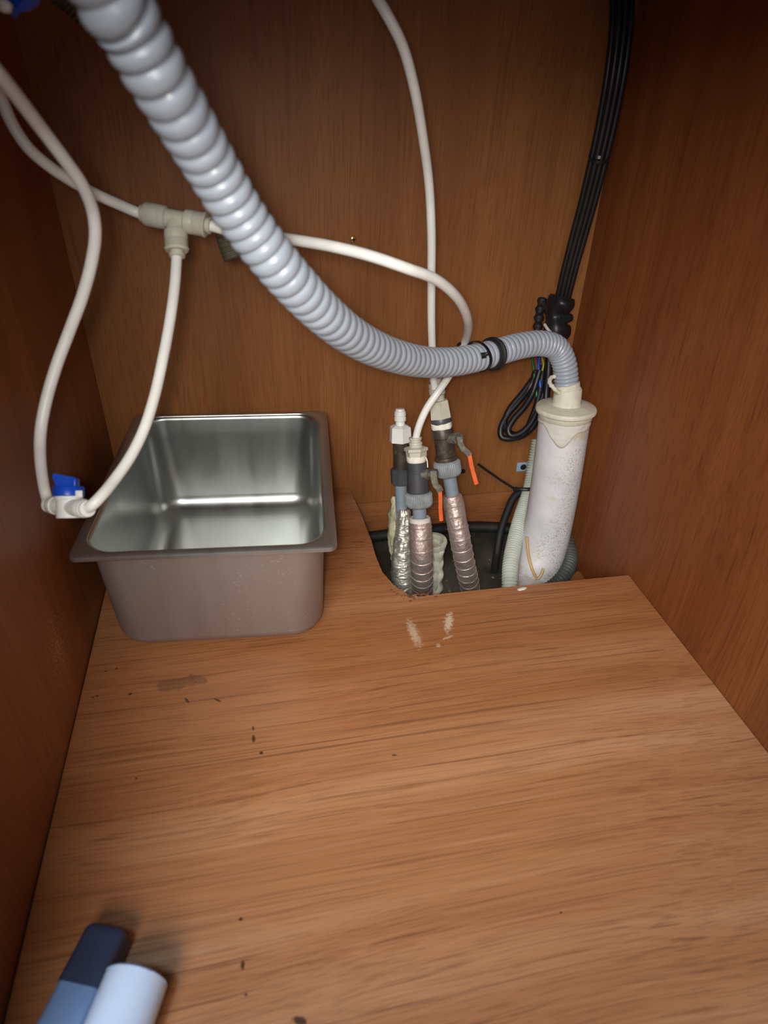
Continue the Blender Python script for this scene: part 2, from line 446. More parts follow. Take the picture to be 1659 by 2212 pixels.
bm = bmesh.new()
for i in range(46):
    a = random.gauss(0.388, 0.014); y = -0.274 - abs(random.gauss(0, 0.0035)) + (0.018 if a < 0.372 else 0)*max(0, (0.378-a)/0.02)
    s = random.uniform(0.0006, 0.0020)
    r = bmesh.ops.create_icosphere(bm, subdivisions=1, radius=s)
    for v in r['verts']: v.co = Vector((v.co.x*random.uniform(.8, 1.8)+a, v.co.y+y, max(v.co.z*0.5, -0.0002)+0.0003))
tag(obj('chipboard_crumbs', bm, M['sawdust'], origin=(0.388, -0.276, 0)), 'brown chipboard crumbs along the ragged front left corner of the cut-out', 'crumbs', kind='stuff')

bm = bmesh.new(); r = bmesh.ops.create_icosphere(bm, subdivisions=2, radius=0.0055)
for v in r['verts']:
    v.co = Vector((v.co.x*1.2 + v.co.y*0.5, v.co.y*0.6, v.co.z*0.22)) * (1+0.35*noise.noise(v.co*400)) + Vector((0.533, -0.287, 0.0012))
tag(obj('plaster_flake', bm, M['chip'], origin=(0.533, -0.287, 0)), 'small white plaster flake on the cut edge in front of the pale ribbed hose', 'flake')

# screws in the back panel
S = thing('wood_screw', 'small brass cross-head screw in the back panel above the crossing white tube', 'screw', (0.3525, 0.0, 0.3786))
lathe_obj('screw_head', (0.3525, 0.001, 0.3786), (0.3525, -0.01, 0.3786), [(0, 0.0046), (0.0018, 0.0042), (0.0026, 0.003), (0.0028, 0.0001)], M['screw'], S, 24)
bm = bmesh.new(); box(bm, (0.3500, -0.0028, 0.3780), (0.3550, -0.0014, 0.3792)); box(bm, (0.3519, -0.0028, 0.3761), (0.3531, -0.0014, 0.3811)); obj('cross_slot', bm, M['hole_dark'], S)
lathe_obj('screw_hole', (0.537, 0.0005, 0.0134), (0.537, -0.01, 0.0134), [(0, 0.0048), (0.0014, 0.0040), (0.0016, 0.0001)], M['hole_dark'], None, 20, origin=(0.537, 0, 0.0134))
tag(bpy.data.objects['screw_hole'], 'dark round plugged screw hole in the back panel beside the orange handle', 'screw hole')

# ------------------------------------------------------------------ steel pan
PAN = thing('steel_pan', 'deep rectangular stainless steel pan standing empty in the rear left corner', 'pan', (0.161, -0.180, 0.0))
PAN_Z = 0.150
def rr_ring(hx, hy, r, z, n=8, a=math.radians(-5), sc=1.02):
    pts = []
    for qx, qy, s in ((1, 1, 0), (-1, 1, 1), (-1, -1, 2), (1, -1, 3)):
        for k in range(n+1):
            t = math.pi/2*(s + k/n)
            x = qx*(hx-r) + r*math.cos(t); y = qy*(hy-r) + r*math.sin(t)
            x *= sc; y *= sc
            pts.append(Vector((x*math.cos(a)-y*math.sin(a)+0.161, x*math.sin(a)+y*math.cos(a)-0.180, z)))
    return pts
def loft(bm, rings, close=False):
    V_ = [[bm.verts.new(p) for p in r] for r in rings]
    n = len(V_[0])
    for a, b in zip(V_, V_[1:]):
        for k in range(n): bm.faces.new((a[k], a[(k+1) % n], b[(k+1) % n], b[k]))
    return V_
def wallset(off):
    rs = []
    hx0, hy0 = 0.1200-off, 0.1520-off
    rs.append((hx0+0.003, hy0+0.003, 0.031, PAN_Z-0.0008)); rs.append((hx0+0.0008, hy0+0.0008, 0.030, PAN_Z-0.0022)); rs.append((hx0, hy0, 0.030, PAN_Z-0.006))
    rs.append((hx0-0.001, hy0-0.001, 0.030, PAN_Z-0.03))
    zb = 0.0006 if off == 0 else 0.0018
    R_ = 0.025
    for k in range(1, 10):
        t = math.pi/2*k/9
        ins = 0.0035 + R_*(1-math.cos(t))
        rs.append((hx0-ins, hy0-ins, max(0.036-R_*(1-math.cos(t))*0.55, 0.006), zb + R_ - R_*math.sin(t)))
    return rs
bm = bmesh.new()
V_ = loft(bm, [rr_ring(*r) for r in wallset(0.0)]); bm.faces.new(V_[-1])
obj('outer_body', bm, M['steel_out'], PAN)
bm = bmesh.new()
V_ = loft(bm, [rr_ring(*r) for r in wallset(0.0012)]); bm.faces.new(V_[-1])
obj('inner_basin', bm, M['steel_in'], PAN, angle=50)
bm = bmesh.new()
prof = [(0.1210, 0.1530, 0.031, PAN_Z-0.002), (0.1220, 0.1540, 0.030, PAN_Z+0.0001), (0.1250, 0.1560, 0.027, PAN_Z+0.0006), (0.1303, 0.1603, 0.012, PAN_Z+0.0004), (0.1320, 0.1620, 0.010, PAN_Z-0.0008), (0.1325, 0.1625, 0.009, PAN_Z-0.0026), (0.1325, 0.1625, 0.009, PAN_Z-0.0050), (0.1313, 0.1613, 0.008, PAN_Z-0.0050), (0.1312, 0.1612, 0.008, PAN_Z-0.0026), (0.1295, 0.1595, 0.010, PAN_Z-0.0012), (0.1210, 0.1530, 0.031, PAN_Z-0.002)]
loft(bm, [rr_ring(*p) for p in prof]); bmesh.ops.remove_doubles(bm, verts=bm.verts[:], dist=1e-6)
obj('flange_rim', bm, M['steel_rim'], PAN)
bm = bmesh.new()   # dried ring mark in the bottom of the pan
ring = [Vector((0.205+0.036*math.cos(a), -0.205+0.030*math.sin(a), 0.00195)) for a in [math.radians(d) for d in range(-70, 110, 6)]]
sweep(bm, ring, 0.00035, 60, 6); obj('water_mark', bm, M['lever'], PAN)['label'] = 'faint curved dried water mark'

# ------------------------------------------------------------------ grey corrugated drain hose
HOSE = [(0.1582, -0.5019, 0.5932), (0.1664, -0.4912, 0.5791), (0.1751, -0.4795, 0.5594), (0.1862, -0.4590, 0.5352), (0.1966, -0.4400, 0.5123), (0.2087, -0.4276, 0.4875), (0.2195, -0.4214, 0.4693), (0.2322, -0.4159, 0.4507), (0.2476, -0.4042, 0.4295), (0.2725, -0.3770, 0.3979), (0.3058, -0.3348, 0.3621), (0.3496, -0.2824, 0.3265), (0.4050, -0.2240, 0.2942), (0.4560, -0.1839, 0.2788), (0.5014, -0.1540, 0.2737), (0.5478, -0.1279, 0.2725), (0.5881, -0.1089, 0.2678), (0.6145, -0.1007, 0.2574), (0.6287, -0.1014, 0.2374), (0.6347, -0.1048, 0.2164), (0.6364, -0.1088, 0.2022)]
RIB = [0.7, 2.5, 4.7, 7.2, 9.7, 12.4, 14.6, 16.9, 19.6, 23.8, 28.8, 35, 42.4, 49, 55, 61.5, 67, 71.5, 75.5, 79, 81.5]
HOSE_L = 0.757 - HOSE[0][2]
RIB = [RIB[0]-HOSE_L/0.011, RIB[0]-HOSE_L*0.4/0.011] + RIB
HOSE = to_top(HOSE, -0.012, -0.004)
def hose_r(par, s, a):
    i = min(int(par), len(RIB)-2); ph = RIB[i] + (RIB[i+1]-RIB[i])*(par-i)
    x = abs(math.cos(math.pi*ph)); g = 0.0027 - 0.0011*min(par/12, 1)
    return 0.0170 - g*(1-math.sqrt(max(0, 1-x**3)))*1.25
HB = thing('drain_hose', 'thick pale blue-grey corrugated drain hose curving down to the white standpipe', 'hose', HOSE[-1])
sweep_obj('hose_wall', HOSE, hose_r, M['hose_grey'], HB, 1800, 40)
bm = bmesh.new()
sweep(bm, [(0.6353, -0.1072, 0.2077), (0.6364, -0.1088, 0.2022), (0.6377, -0.1110, 0.1975)], lambda p, s, a: 0.0183+0.0012*noise.noise(Vector((a*2, s*300, 1))), 14, 28)
obj('sealant_collar', bm, M['putty'], HB)
sweep_obj('sealant_flap', [(0.6190, -0.1233, 0.2025), (0.6098, -0.1227, 0.2095), (0.6071, -0.1130, 0.2137), (0.6138, -0.1037, 0.2170), (0.6228, -0.1043, 0.2188)], lambda p, s, a: 0.0028+0.0006*math.sin(a*3+s*900), M['putty'], HB, 30, 10)

cl = lathe_obj('hose_collar', (0.4990, -0.1552, 0.2733), (0.5085, -0.1498, 0.2728), [(-0.0005, 0.0172), (0, 0.0192), (0.0035, 0.0205), (0.0045, 0.0186), (0.0060, 0.0186), (0.0075, 0.0208), (0.0105, 0.0200), (0.0115, 0.0172)], M['black_rubber'], None, 48, origin=(0.5038, -0.1525, 0.2731))
tag(cl, 'wide black rubber ring around the grey hose, right of the thin cable tie', 'clamp ring')
def tie_loop(c, d, r, wdt, thk, tilt=0.0, off=(0, 0, 0), sx=1.0):
    d, u, v = frame_of(d); pts = []
    for k in range(41):
        a = 2*math.pi*k/40
        pts.append(Vector(c) + u*math.cos(a)*r*sx + v*math.sin(a)*r + d*math.sin(a)*tilt + Vector(off)*max(0, math.cos(a)))
    return pts
def strap(bm, pts, w_axis, wdt, thk, closed=False):
    rings = []
    for k, p in enumerate(pts):
        t = (pts[min(k+1, len(pts)-1)] - pts[max(k-1, 0)]).normalized()
        wv = Vector(w_axis); wv = (wv - t*wv.dot(t)).normalized(); nv = t.cross(wv)
        rings.append([bm.verts.new(p + wv*sx*wdt/2 + nv*sy*thk/2) for sx, sy in ((-1, -1), (1, -1), (1, 1), (-1, 1))])
    for a, b in zip(rings, rings[1:]):
        for q in range(4): bm.faces.new((a[q], a[(q+1) % 4], b[(q+1) % 4], b[q]))
    bm.faces.new(rings[0]); bm.faces.new(rings[-1][::-1])
TIE = thing('cable_tie', 'thin black cable tie strapping the white tube to the grey hose', 'cable tie', (0.4818, -0.1656, 0.2759))
bm = bmesh.new(); strap(bm, tie_loop((0.4818, -0.1656, 0.2759), (0.8191, 0.5644, -0.1028), 0.0186, 0.004, 0.0012, 0.005), (0.8191, 0.5644, -0.1028), 0.0042, 0.0014); obj('strap', bm, M['black'], TIE)
bm = bmesh.new(); d, u, v = frame_of((0.8191, 0.5644, -0.1028)); obox(bm, (0.4801, -0.1842, 0.2841), d, u, v, 0.009, 0.0055, 0.0065, 0.0012); obj('tie_head', bm, M['black'], TIE)
bm = bmesh.new(); sweep(bm, [(0.4807, -0.1872, 0.2852), (0.4834, -0.1885, 0.2878), (0.4865, -0.1875, 0.2885)], 0.0022, 10, 8); obj('strap_tail', bm, M['black'], TIE)
bm = bmesh.new(); strap(bm, [Vector(p) for p in [(0.4784, -0.1651, 0.2864), (0.4722, -0.1613, 0.2899), (0.4659, -0.1568, 0.2909), (0.4610, -0.1506, 0.2877), (0.4601, -0.1451, 0.2829)]], (0, 0, 1), 0.0035, 0.0012); obj('strap_loop', bm, M['black'], TIE)

# ------------------------------------------------------------------ dark ribbed hose end behind the drain hose
dk = sweep_obj('ribbed_hose', to_top([(0.0795, -0.2223, 0.6176), (0.0939, -0.2103, 0.6037), (0.1140, -0.2024, 0.5856), (0.1426, -0.1938, 0.5530), (0.1713, -0.2031, 0.5124), (0.1892, -0.1948, 0.4762), (0.1963, -0.1981, 0.4467), (0.1974, -0.2081, 0.4235), (0.2023, -0.2146, 0.4065)], -0.02, -0.02), ribbed(0.0112, 0.0012, 0.0042, 2), M['dark_green_hose'], None, 900, 28, origin=(0.2023, -0.2146, 0.4065))
tag(dk, 'olive brown ribbed hose hanging half hidden behind the grey drain hose, open end down', 'hose')

# ------------------------------------------------------------------ white tubes
TUBE_R = 0.00475
tubes = [
  ('white water tube rising from the tall right riser to the top of the cabinet', [(0.3325, -0.2082, 0.6272), (0.3387, -0.2117, 0.6151), (0.3484, -0.2171, 0.6012), (0.3625, -0.2156, 0.5808), (0.3761, -0.2086, 0.5504), (0.3913, -0.1911, 0.5088), (0.4045, -0.1740, 0.4659), (0.4112, -0.1697, 0.4204), (0.4180, -0.1574, 0.3686), (0.4243, -0.1481, 0.3123), (0.4341, -0.1312, 0.2591), (0.4358, -0.1325, 0.2398), (0.4380, -0.1357, 0.2232)]),
  ('white water tube running from the tee behind the hose into the front riser', [(0.1781, -0.2399, 0.4428), (0.1845, -0.2424, 0.4413), (0.1982, -0.2472, 0.4385), (0.2265, -0.2661, 0.4376), (0.2571, -0.2941, 0.4387), (0.2866, -0.3159, 0.4376), (0.3160, -0.3303, 0.4329), (0.3478, -0.3330, 0.4227), (0.3773, -0.3177, 0.4093), (0.4066, -0.2909, 0.3858), (0.4346, -0.2467, 0.3511), (0.4660, -0.1572, 0.2939), (0.4650, -0.1385, 0.2635), (0.4511, -0.1471, 0.2430), (0.4363, -0.1551, 0.2266), (0.4229, -0.1582, 0.2072), (0.4145, -0.1584, 0.1845), (0.4115, -0.1573, 0.1654), (0.4106, -0.1608, 0.1564)]),
  ('white water tube passing under another tube into the left end of the tee', [(0.0320, -0.2548, 0.5554), (0.0372, -0.2553, 0.5383), (0.0410, -0.2557, 0.5208), (0.0488, -0.2566, 0.5040), (0.0597, -0.2500, 0.4901), (0.0718, -0.2419, 0.4787), (0.0869, -0.2342, 0.4677), (0.1050, -0.2268, 0.4572), (0.1211, -0.2234, 0.4493), (0.1312, -0.2268, 0.4475)]),
  ('long white water tube hanging in an S-curve down to the left of the blue valve', [(0.0712, -0.4027, 0.5672), (0.0754, -0.3920, 0.5573), (0.0796, -0.3725, 0.5421), (0.0852, -0.3506, 0.5219), (0.0924, -0.3397, 0.5041), (0.0985, -0.3286, 0.4862), (0.0999, -0.3175, 0.4669), (0.0983, -0.3165, 0.4500), (0.0914, -0.3169, 0.4292), (0.0793, -0.3200, 0.4029), (0.0638, -0.3231, 0.3756), (0.0493, -0.3318, 0.3494), (0.0375, -0.3432, 0.3236), (0.0301, -0.3544, 0.3014), (0.0228, -0.3529, 0.2743), (0.0190, -0.3511, 0.2524), (0.0184, -0.3528, 0.2390), (0.0222, -0.3622, 0.2337), (0.0302, -0.3719, 0.2363)]),
  ('white water tube looping from the tee down to the right of the blue valve', [(0.1530, -0.2458, 0.4265), (0.1517, -0.2513, 0.4181), (0.1475, -0.2687, 0.3948), (0.1405, -0.2894, 0.3679), (0.1322, -0.3116, 0.3419), (0.1235, -0.3322, 0.3180), (0.1131, -0.3510, 0.2963), (0.1010, -0.3697, 0.2797), (0.0887, -0.3869, 0.2686), (0.0796, -0.4033, 0.2634), (0.0716, -0.4100, 0.2583), (0.0639, -0.4062, 0.2525), (0.0567, -0.3989, 0.2484)]),
]
for k_, (lab, pts) in enumerate(tubes):
    if k_ in (0, 2, 3): pts = to_top(pts, (-0.02, 0, -0.03, -0.03)[k_], (-0.03, 0, 0.02, -0.02)[k_])
    o = sweep_obj('water_tube', pts, TUBE_R, M['tube_white'], None, 220, 20)
    tag(o, lab, 'tube', 'white plastic water tubes')

# ------------------------------------------------------------------ tee connector
TEE = thing('tee_connector', 'cream push-fit tee joining three white tubes in front of the back panel', 'pipe fitting', (0.1538, -0.2331, 0.4453))
bm = bmesh.new(); lathe(bm, (0.1228, -0.2237, 0.4493), (0.1849, -0.2425, 0.4413), [(0.0197, 0.0080), (0.0432, 0.0080)], 32); lathe(bm, (0.1529, -0.2320, 0.4467), (0.1519, -0.2527, 0.4160), [(0, 0.0078), (0.0135, 0.0082)], 32); obj('tee_body', bm, M['fit_cream'], TEE)
lathe_obj('left_socket', (0.1228, -0.2237, 0.4493), (0.1849, -0.2425, 0.4413), [(0.0038, 0.0094), (0.0051, 0.0104), (0.0162, 0.0104), (0.0175, 0.0101), (0.0188, 0.0104), (0.0231, 0.0100), (0.0244, 0.0080)], M['fit_cream'], TEE)
lathe_obj('right_socket', (0.1228, -0.2237, 0.4493), (0.1849, -0.2425, 0.4413), [(0.0406, 0.0080), (0.0419, 0.0102), (0.0483, 0.0105), (0.0492, 0.0101), (0.0500, 0.0105), (0.0581, 0.0105), (0.0594, 0.0112), (0.0607, 0.0100)], M['fit_cream'], TEE)
lathe_obj('lower_socket', (0.1529, -0.2320, 0.4467), (0.1519, -0.2527, 0.4160), [(0.0118, 0.0080), (0.0131, 0.0104), (0.0190, 0.0104), (0.0202, 0.0100), (0.0211, 0.0104), (0.0274, 0.0104), (0.0286, 0.0110), (0.0307, 0.0095)], M['fit_cream'], TEE)
lathe_obj('collet', (0.1228, -0.2237, 0.4493), (0.1849, -0.2425, 0.4413), [(0.0000, 0.0058), (0.0004, 0.0074), (0.0013, 0.0074), (0.0017, 0.0062), (0.0043, 0.0062)], M['fit_cream'], TEE)
lathe_obj('collet', (0.1228, -0.2237, 0.4493), (0.1849, -0.2425, 0.4413), [(0.0603, 0.0062), (0.0628, 0.0062), (0.0633, 0.0074), (0.0645, 0.0074), (0.0650, 0.0058)], M['fit_cream'], TEE)
lathe_obj('collet', (0.1529, -0.2320, 0.4467), (0.1519, -0.2527, 0.4160), [(0.0303, 0.0060), (0.0333, 0.0060), (0.0337, 0.0072), (0.0358, 0.0070), (0.0362, 0.0055)], M['fit_cream'], TEE)

# ------------------------------------------------------------------ blue shut-off valve
def shutoff(base, up, right, toward, lp0, lp1, rp0, rp1, label):
    T_ = thing('shutoff_valve', label, 'valve', base, 'small plastic shut-off valves')
    b = Vector(base); up = Vector(up).normalized(); e = b + up
    lathe_obj('valve_body', b, e, [(0, 0.0098), (0.0006, 0.0101), (0.0150, 0.0101), (0.0156, 0.0108), (0.0172, 0.0116), (0.0186, 0.0116), (0.0190, 0.0100)], M['fit_white'], T_, 40)
    hd = lathe_obj('blue_cap', b, e, [(0.0190, 0.0122), (0.0194, 0.0127), (0.0262, 0.0127), (0.0272, 0.0120)], M['blue'], T_, 40)
    r = Vector(right).normalized(); w = r.cross(up).normalized()
    bm = bmesh.new()
    prof_ = [(-0.0095, 0.0270), (0.0070, 0.0270), (0.0070, 0.0335), (0.0060, 0.0350), (-0.0120, 0.0385), (-0.0124, 0.0350)]
    for sgn in (1,):
        f_ = [bm.verts.new(b + r*x + up*z + w*0.0022) for x, z in prof_]; g_ = [bm.verts.new(b + r*x + up*z - w*0.0022) for x, z in prof_]
        bm.faces.new(f_); bm.faces.new(g_[::-1])
        for i in range(len(f_)): bm.faces.new((f_[i], g_[i], g_[(i+1) % 6], f_[(i+1) % 6]))
    obox(bm, b + r*0.0062 + up*0.0305, r, up, w, 0.0036, 0.0075, 0.0085, 0.0008)
    obj('lever_grip', bm, M['blue'], hd)
    bm = bmesh.new(); obox(bm, b + r*0.0088 + up*0.0205 + Vector(toward).normalized()*0.0072, r, up, Vector(toward).normalized(), 0.0060, 0.0058, 0.0060, 0.0006); obj('stop_lug', bm, M['fit_white'], T_)
    for p0, p1 in ((lp0, lp1), (rp0, rp1)):
        L_ = (Vector(p1)-Vector(p0)).length
        lathe_obj('port', p0, p1, [(0, 0.0072), (L_*0.55, 0.0072), (L_*0.58, 0.0080), (L_*0.76, 0.0080), (L_*0.80, 0.0073), (L_*0.86, 0.0073)], M['fit_white'], T_, 36)
        lathe_obj('collet', p0, p1, [(L_*0.84, 0.0060), (L_*0.90, 0.0060), (L_*0.91, 0.0070), (L_*1.0, 0.0068), (L_*1.01, 0.0052)], M['fit_white'], T_, 30)
    return T_
shutoff((0.0444, -0.3908, 0.2347), (0.0021, 0.0175, 0.0262), (0.0043, -0.0008, 0.0001), (0.2665, -0.8110, 0.5208), (0.0437, -0.3844, 0.2421), (0.0232, -0.3682, 0.2360), (0.0469, -0.3878, 0.2435), (0.0670, -0.4094, 0.2542), 'small white valve with blue lever hanging on two tubes in front of the steel pan')
shutoff((0.0742, -0.2963, 0.6157), (0.0083, -0.0193, -0.0166), (0.0109, 0.0019, 0.0062), (0.2218, -0.9715, -0.0834), (0.0784, -0.3059, 0.6030), (0.0581, -0.3037, 0.5999), (0.0785, -0.3050, 0.6043), (0.0998, -0.2863, 0.6203), 'blue-levered valve cut off by the top left corner of the view')
sp = sweep_obj('tube_stub', [(0.0623, -0.3304, 0.5982), (0.0718, -0.3364, 0.5923), (0.0767, -0.3376, 0.5903), (0.0791, -0.3378, 0.5890)], lambda p, s, a: 0.0042-0.0012*max(0, p-1.8), M['tube_white'], None, 30, 14)
tag(sp, 'short cream tube end beside the blue lever in the top left corner', 'tube')

# ------------------------------------------------------------------ risers
def knurl(n=44, amp=0.022): return lambda a, t: 1 + amp*math.cos(n*a)
def foil_tube(name, pts, R, mat, parent, pitch=0.0155, n=520):
    def f(par, s, a):
        x = (s/pitch) % 1.0
        band = 0.0010*math.exp(-((x-0.5)/0.040)**2)
        return R + band + 0.0006*noise.noise(Vector((math.cos(a)*1.6, math.sin(a)*1.6, s*50))) + 0.0004*noise.noise(Vector((math.cos(a)*5, math.sin(a)*5, s*200)))
    return sweep_obj(name, pts, f, mat, parent, n, 40, angle=80)

# front riser
R2 = thing('water_riser', 'front capped riser with white union, dark ball valve and foil insulated pipe with a pinkish reflection painted in', 'pipe', (0.4296, -0.1828, -0.1000), 'capped water risers')
a, b = (0.4111, -0.1559, 0.1620), (0.4159, -0.1912, 0.0490)
lathe_obj('collet', a, b, [(-0.0037, 0.0073), (-0.0031, 0.0085), (-0.0006, 0.0085), (0.0000, 0.0073), (0.0031, 0.0073)], M['fit_cream'], R2)
lathe_obj('push_fitting', a, b, [(0.0025, 0.0067), (0.0031, 0.0088), (0.0055, 0.0091), (0.0062, 0.0085), (0.0080, 0.0085), (0.0086, 0.0091), (0.0130, 0.0091), (0.0136, 0.0085), (0.0173, 0.0085)], M['fit_cream'], R2)
lathe_obj('union_nut', a, b, [(0.0093, 0.0122), (0.0105, 0.0158), (0.0142, 0.0160), (0.0155, 0.0140), (0.0217, 0.0137), (0.0223, 0.0122)], M['fit_cream'], R2, 6, phase=0.5, angle=20)
lathe_obj('thread_tape', a, b, [(0.0211, 0.0128), (0.0223, 0.0134), (0.0242, 0.0131), (0.0254, 0.0135), (0.0280, 0.0129), (0.0298, 0.0122), (0.0317, 0.0110)], M['tape'], R2)
lathe_obj('valve_body', a, b, [(0.0286, 0.0116), (0.0298, 0.0132), (0.0431, 0.0132), (0.0437, 0.0138), (0.0463, 0.0139), (0.0693, 0.0140), (0.0699, 0.0149), (0.0745, 0.0143), (0.0790, 0.0140)], M['dark_body'], R2)
lathe_obj('ribbed_nut', a, b, [(0.0706, 0.0143), (0.0719, 0.0168), (0.0738, 0.0180), (0.0855, 0.0181), (0.0888, 0.0175), (0.0914, 0.0150), (0.0920, 0.0100)], M['nut_grey'], R2, 176, mod=knurl(), angle=50)
lathe_obj('riser_pipe', a, b, [(0.0888, 0.0095), (0.1218, 0.0096), (0.1487, 0.0097)], M['pipe_grey'], R2)
R2f = [(0.4144, -0.1935, 0.0577), (0.4156, -0.2095, 0.0114)]; R2f = R2f + [(0.4296, -0.1828, -0.1000)]
foil_tube('foil_insulation', R2f, 0.0152, M['foil'], R2)
lathe_obj('foam_liner', R2f[0], R2f[1], [(0, 0.0105), (-0.0055, 0.0108), (-0.0060, 0.0125), (-0.0045, 0.0143), (0.004, 0.0148), (0.01, 0.0148)], M['foam_white'], R2, cap=False)
bm = bmesh.new(); lathe(bm, (0.4176, -0.1764, 0.1214), (0.4353, -0.1893, 0.1261), [(0, 0.0072), (0.0105, 0.0072), (0.0112, 0.0048), (0.0150, 0.0048), (0.0151, 0.0078), (0.0200, 0.0078), (0.0206, 0.005)], 20); hs = obj('valve_stem', bm, M['lever'], R2)
bm = bmesh.new(); strap(bm, [Vector(p) for p in [(0.4282, -0.1887, 0.1319), (0.4285, -0.1946, 0.1234), (0.4302, -0.1994, 0.1170), (0.4345, -0.2008, 0.1126), (0.4365, -0.2019, 0.1081)]], (0.9, 0.1, 0.1), 0.0085, 0.003); hl = obj('valve_lever', bm, M['lever'], R2)
bm = bmesh.new(); strap(bm, [Vector(p) for p in [(0.4362, -0.1998, 0.1111), (0.4368, -0.2030, 0.0994), (0.4371, -0.2065, 0.0835), (0.4386, -0.2105, 0.0675)]], (0.9, 0.1, 0.1), 0.0050, 0.0022); obj('orange_grip', bm, M['orange'], hl)
bm = bmesh.new(); strap(bm, [Vector(p) for p in [(0.4209, -0.1771, 0.1466), (0.4222, -0.1801, 0.1427), (0.4221, -0.1848, 0.1357)]], (0.9, 0.1, 0.1), 0.0012, 0.0006); obj('tape_strand', bm, M['tape'], R2)

# tall right riser
R3 = thing('water_riser', 'tallest leaning riser with cream hexagon nut, rusty brown valve and orange handle', 'pipe', (0.5089, -0.1775, -0.1000), 'capped water risers')
a, b = (0.4416, -0.1282, 0.2263), (0.4613, -0.1653, 0.0920)
lathe_obj('collet', a, b, [(-0.0084, 0.0066), (-0.0078, 0.0081), (-0.0048, 0.0081), (-0.0042, 0.0072), (-0.0012, 0.0072)], M['fit_cream'], R3)
lathe_obj('push_fitting', a, b, [(-0.0024, 0.0066), (-0.0012, 0.0099), (0.0024, 0.0105), (0.0030, 0.0099), (0.0049, 0.0099), (0.0055, 0.0105), (0.0122, 0.0109), (0.0140, 0.0091), (0.0220, 0.0082), (0.0257, 0.0082)], M['fit_cream'], R3)
lathe_obj('hexagon_nut', a, b, [(0.0208, 0.0097), (0.0214, 0.0136), (0.0444, 0.0150), (0.0456, 0.0131)], M['fit_cream'], R3, 6, phase=0.15, angle=20)
lathe_obj('nipple', a, b, [(0.0431, 0.0122), (0.0450, 0.0134), (0.0507, 0.0135), (0.0589, 0.0129)], M['dark_body'], R3)
lathe_obj('thread_tape', a, b, [(0.0507, 0.0132), (0.0519, 0.0141), (0.0544, 0.0138), (0.0557, 0.0141), (0.0582, 0.0138), (0.0595, 0.0129)], M['tape'], R3, 40, mod=lambda a_, t: 1+0.025*math.sin(a_*3)+0.02*math.sin(a_*7+1))
lathe_obj('valve_body', a, b, [(0.0570, 0.0123), (0.0589, 0.0138), (0.0710, 0.0139), (0.0723, 0.0127), (0.0761, 0.0127), (0.0975, 0.0131), (0.0981, 0.0147), (0.1021, 0.0156), (0.1047, 0.0150), (0.1086, 0.0138)], M['brown_body'], R3)
lathe_obj('ribbed_nut', a, b, [(0.1027, 0.0150), (0.1047, 0.0169), (0.1060, 0.0182), (0.1172, 0.0182), (0.1219, 0.0176), (0.1252, 0.0151), (0.1259, 0.0101)], M['nut_grey'], R3, 176, mod=knurl(), angle=50)
lathe_obj('riser_pipe', (0.4592, -0.1602, 0.1113), (0.4727, -0.1795, 0.0388), [(0, 0.0093), (0.1, 0.0093)], M['pipe_grey'], R3)
F3 = [(0.4654, -0.1708, 0.0726), (0.4765, -0.1962, 0.0103), (0.5089, -0.1775, -0.1000)]
foil_tube('foil_insulation', F3, 0.0143, M['foil'], R3)
lathe_obj('foam_liner', F3[0], F3[1], [(0, 0.0098), (-0.0075, 0.0100), (-0.0080, 0.0118), (-0.0060, 0.0136), (0.004, 0.0140), (0.01, 0.0140)], M['foil'], R3, cap=False)
bm = bmesh.new(); lathe(bm, (0.4537, -0.1498, 0.1571), (0.4720, -0.1691, 0.1671), [(0, 0.0072), (0.0130, 0.0072), (0.0135, 0.0048), (0.0180, 0.0048), (0.0181, 0.0080), (0.0210, 0.0080), (0.0211, 0.0060), (0.0250, 0.0060)], 20); obj('valve_stem', bm, M['lever'], R3)
bm = bmesh.new(); strap(bm, [Vector(p) for p in [(0.4662, -0.1691, 0.1689), (0.4666, -0.1739, 0.1619), (0.4696, -0.1786, 0.1560), (0.4754, -0.1816, 0.1517), (0.4778, -0.1832, 0.1482)]], (0.9, 0.1, 0.1), 0.0075, 0.0030); hl = obj('valve_lever', bm, M['lever'], R3)
bm = bmesh.new(); strap(bm, [Vector(p) for p in [(0.4743, -0.1810, 0.1521), (0.4778, -0.1832, 0.1482), (0.4803, -0.1873, 0.1358), (0.4832, -0.1921, 0.1243), (0.4870, -0.1967, 0.1117)]], (0.9, 0.1, 0.1), 0.0054, 0.0024); obj('orange_grip', bm, M['orange'], hl)

# rear left riser
R1 = thing('water_riser', 'rear left riser with bright white hexagon cap and crumbling foam and foil wrap', 'pipe', (0.4062, -0.1639, -0.1208), 'capped water risers')
a, b = (0.4053, -0.0857, 0.1728), (0.4058, -0.1091, 0.0668)
lathe_obj('push_fitting', a, b, [(-0.0019, 0.0038), (-0.0016, 0.0061), (0.0013, 0.0067), (0.0020, 0.0077), (0.0078, 0.0084), (0.0085, 0.0077), (0.0098, 0.0077), (0.0104, 0.0084), (0.0150, 0.0084), (0.0164, 0.0065), (0.0216, 0.0065), (0.0256, 0.0084)], M['fit_white'], R1)
lathe_obj('hexagon_cap', a, b, [(0.0216, 0.0097), (0.0243, 0.0152), (0.0450, 0.0163), (0.0457, 0.0150)], M['fit_white'], R1, 6, phase=0.55, angle=20)
lathe_obj('nipple', a, b, [(0.0430, 0.0104), (0.0457, 0.0111), (0.0511, 0.0108), (0.0854, 0.0106)], M['brown_body'], R1)
lathe_obj('square_nut', a, b, [(0.0847, 0.0126), (0.0875, 0.0153), (0.1071, 0.0147), (0.1085, 0.0127)], M['dark_body'], R1, 8, phase=0.4, angle=20)
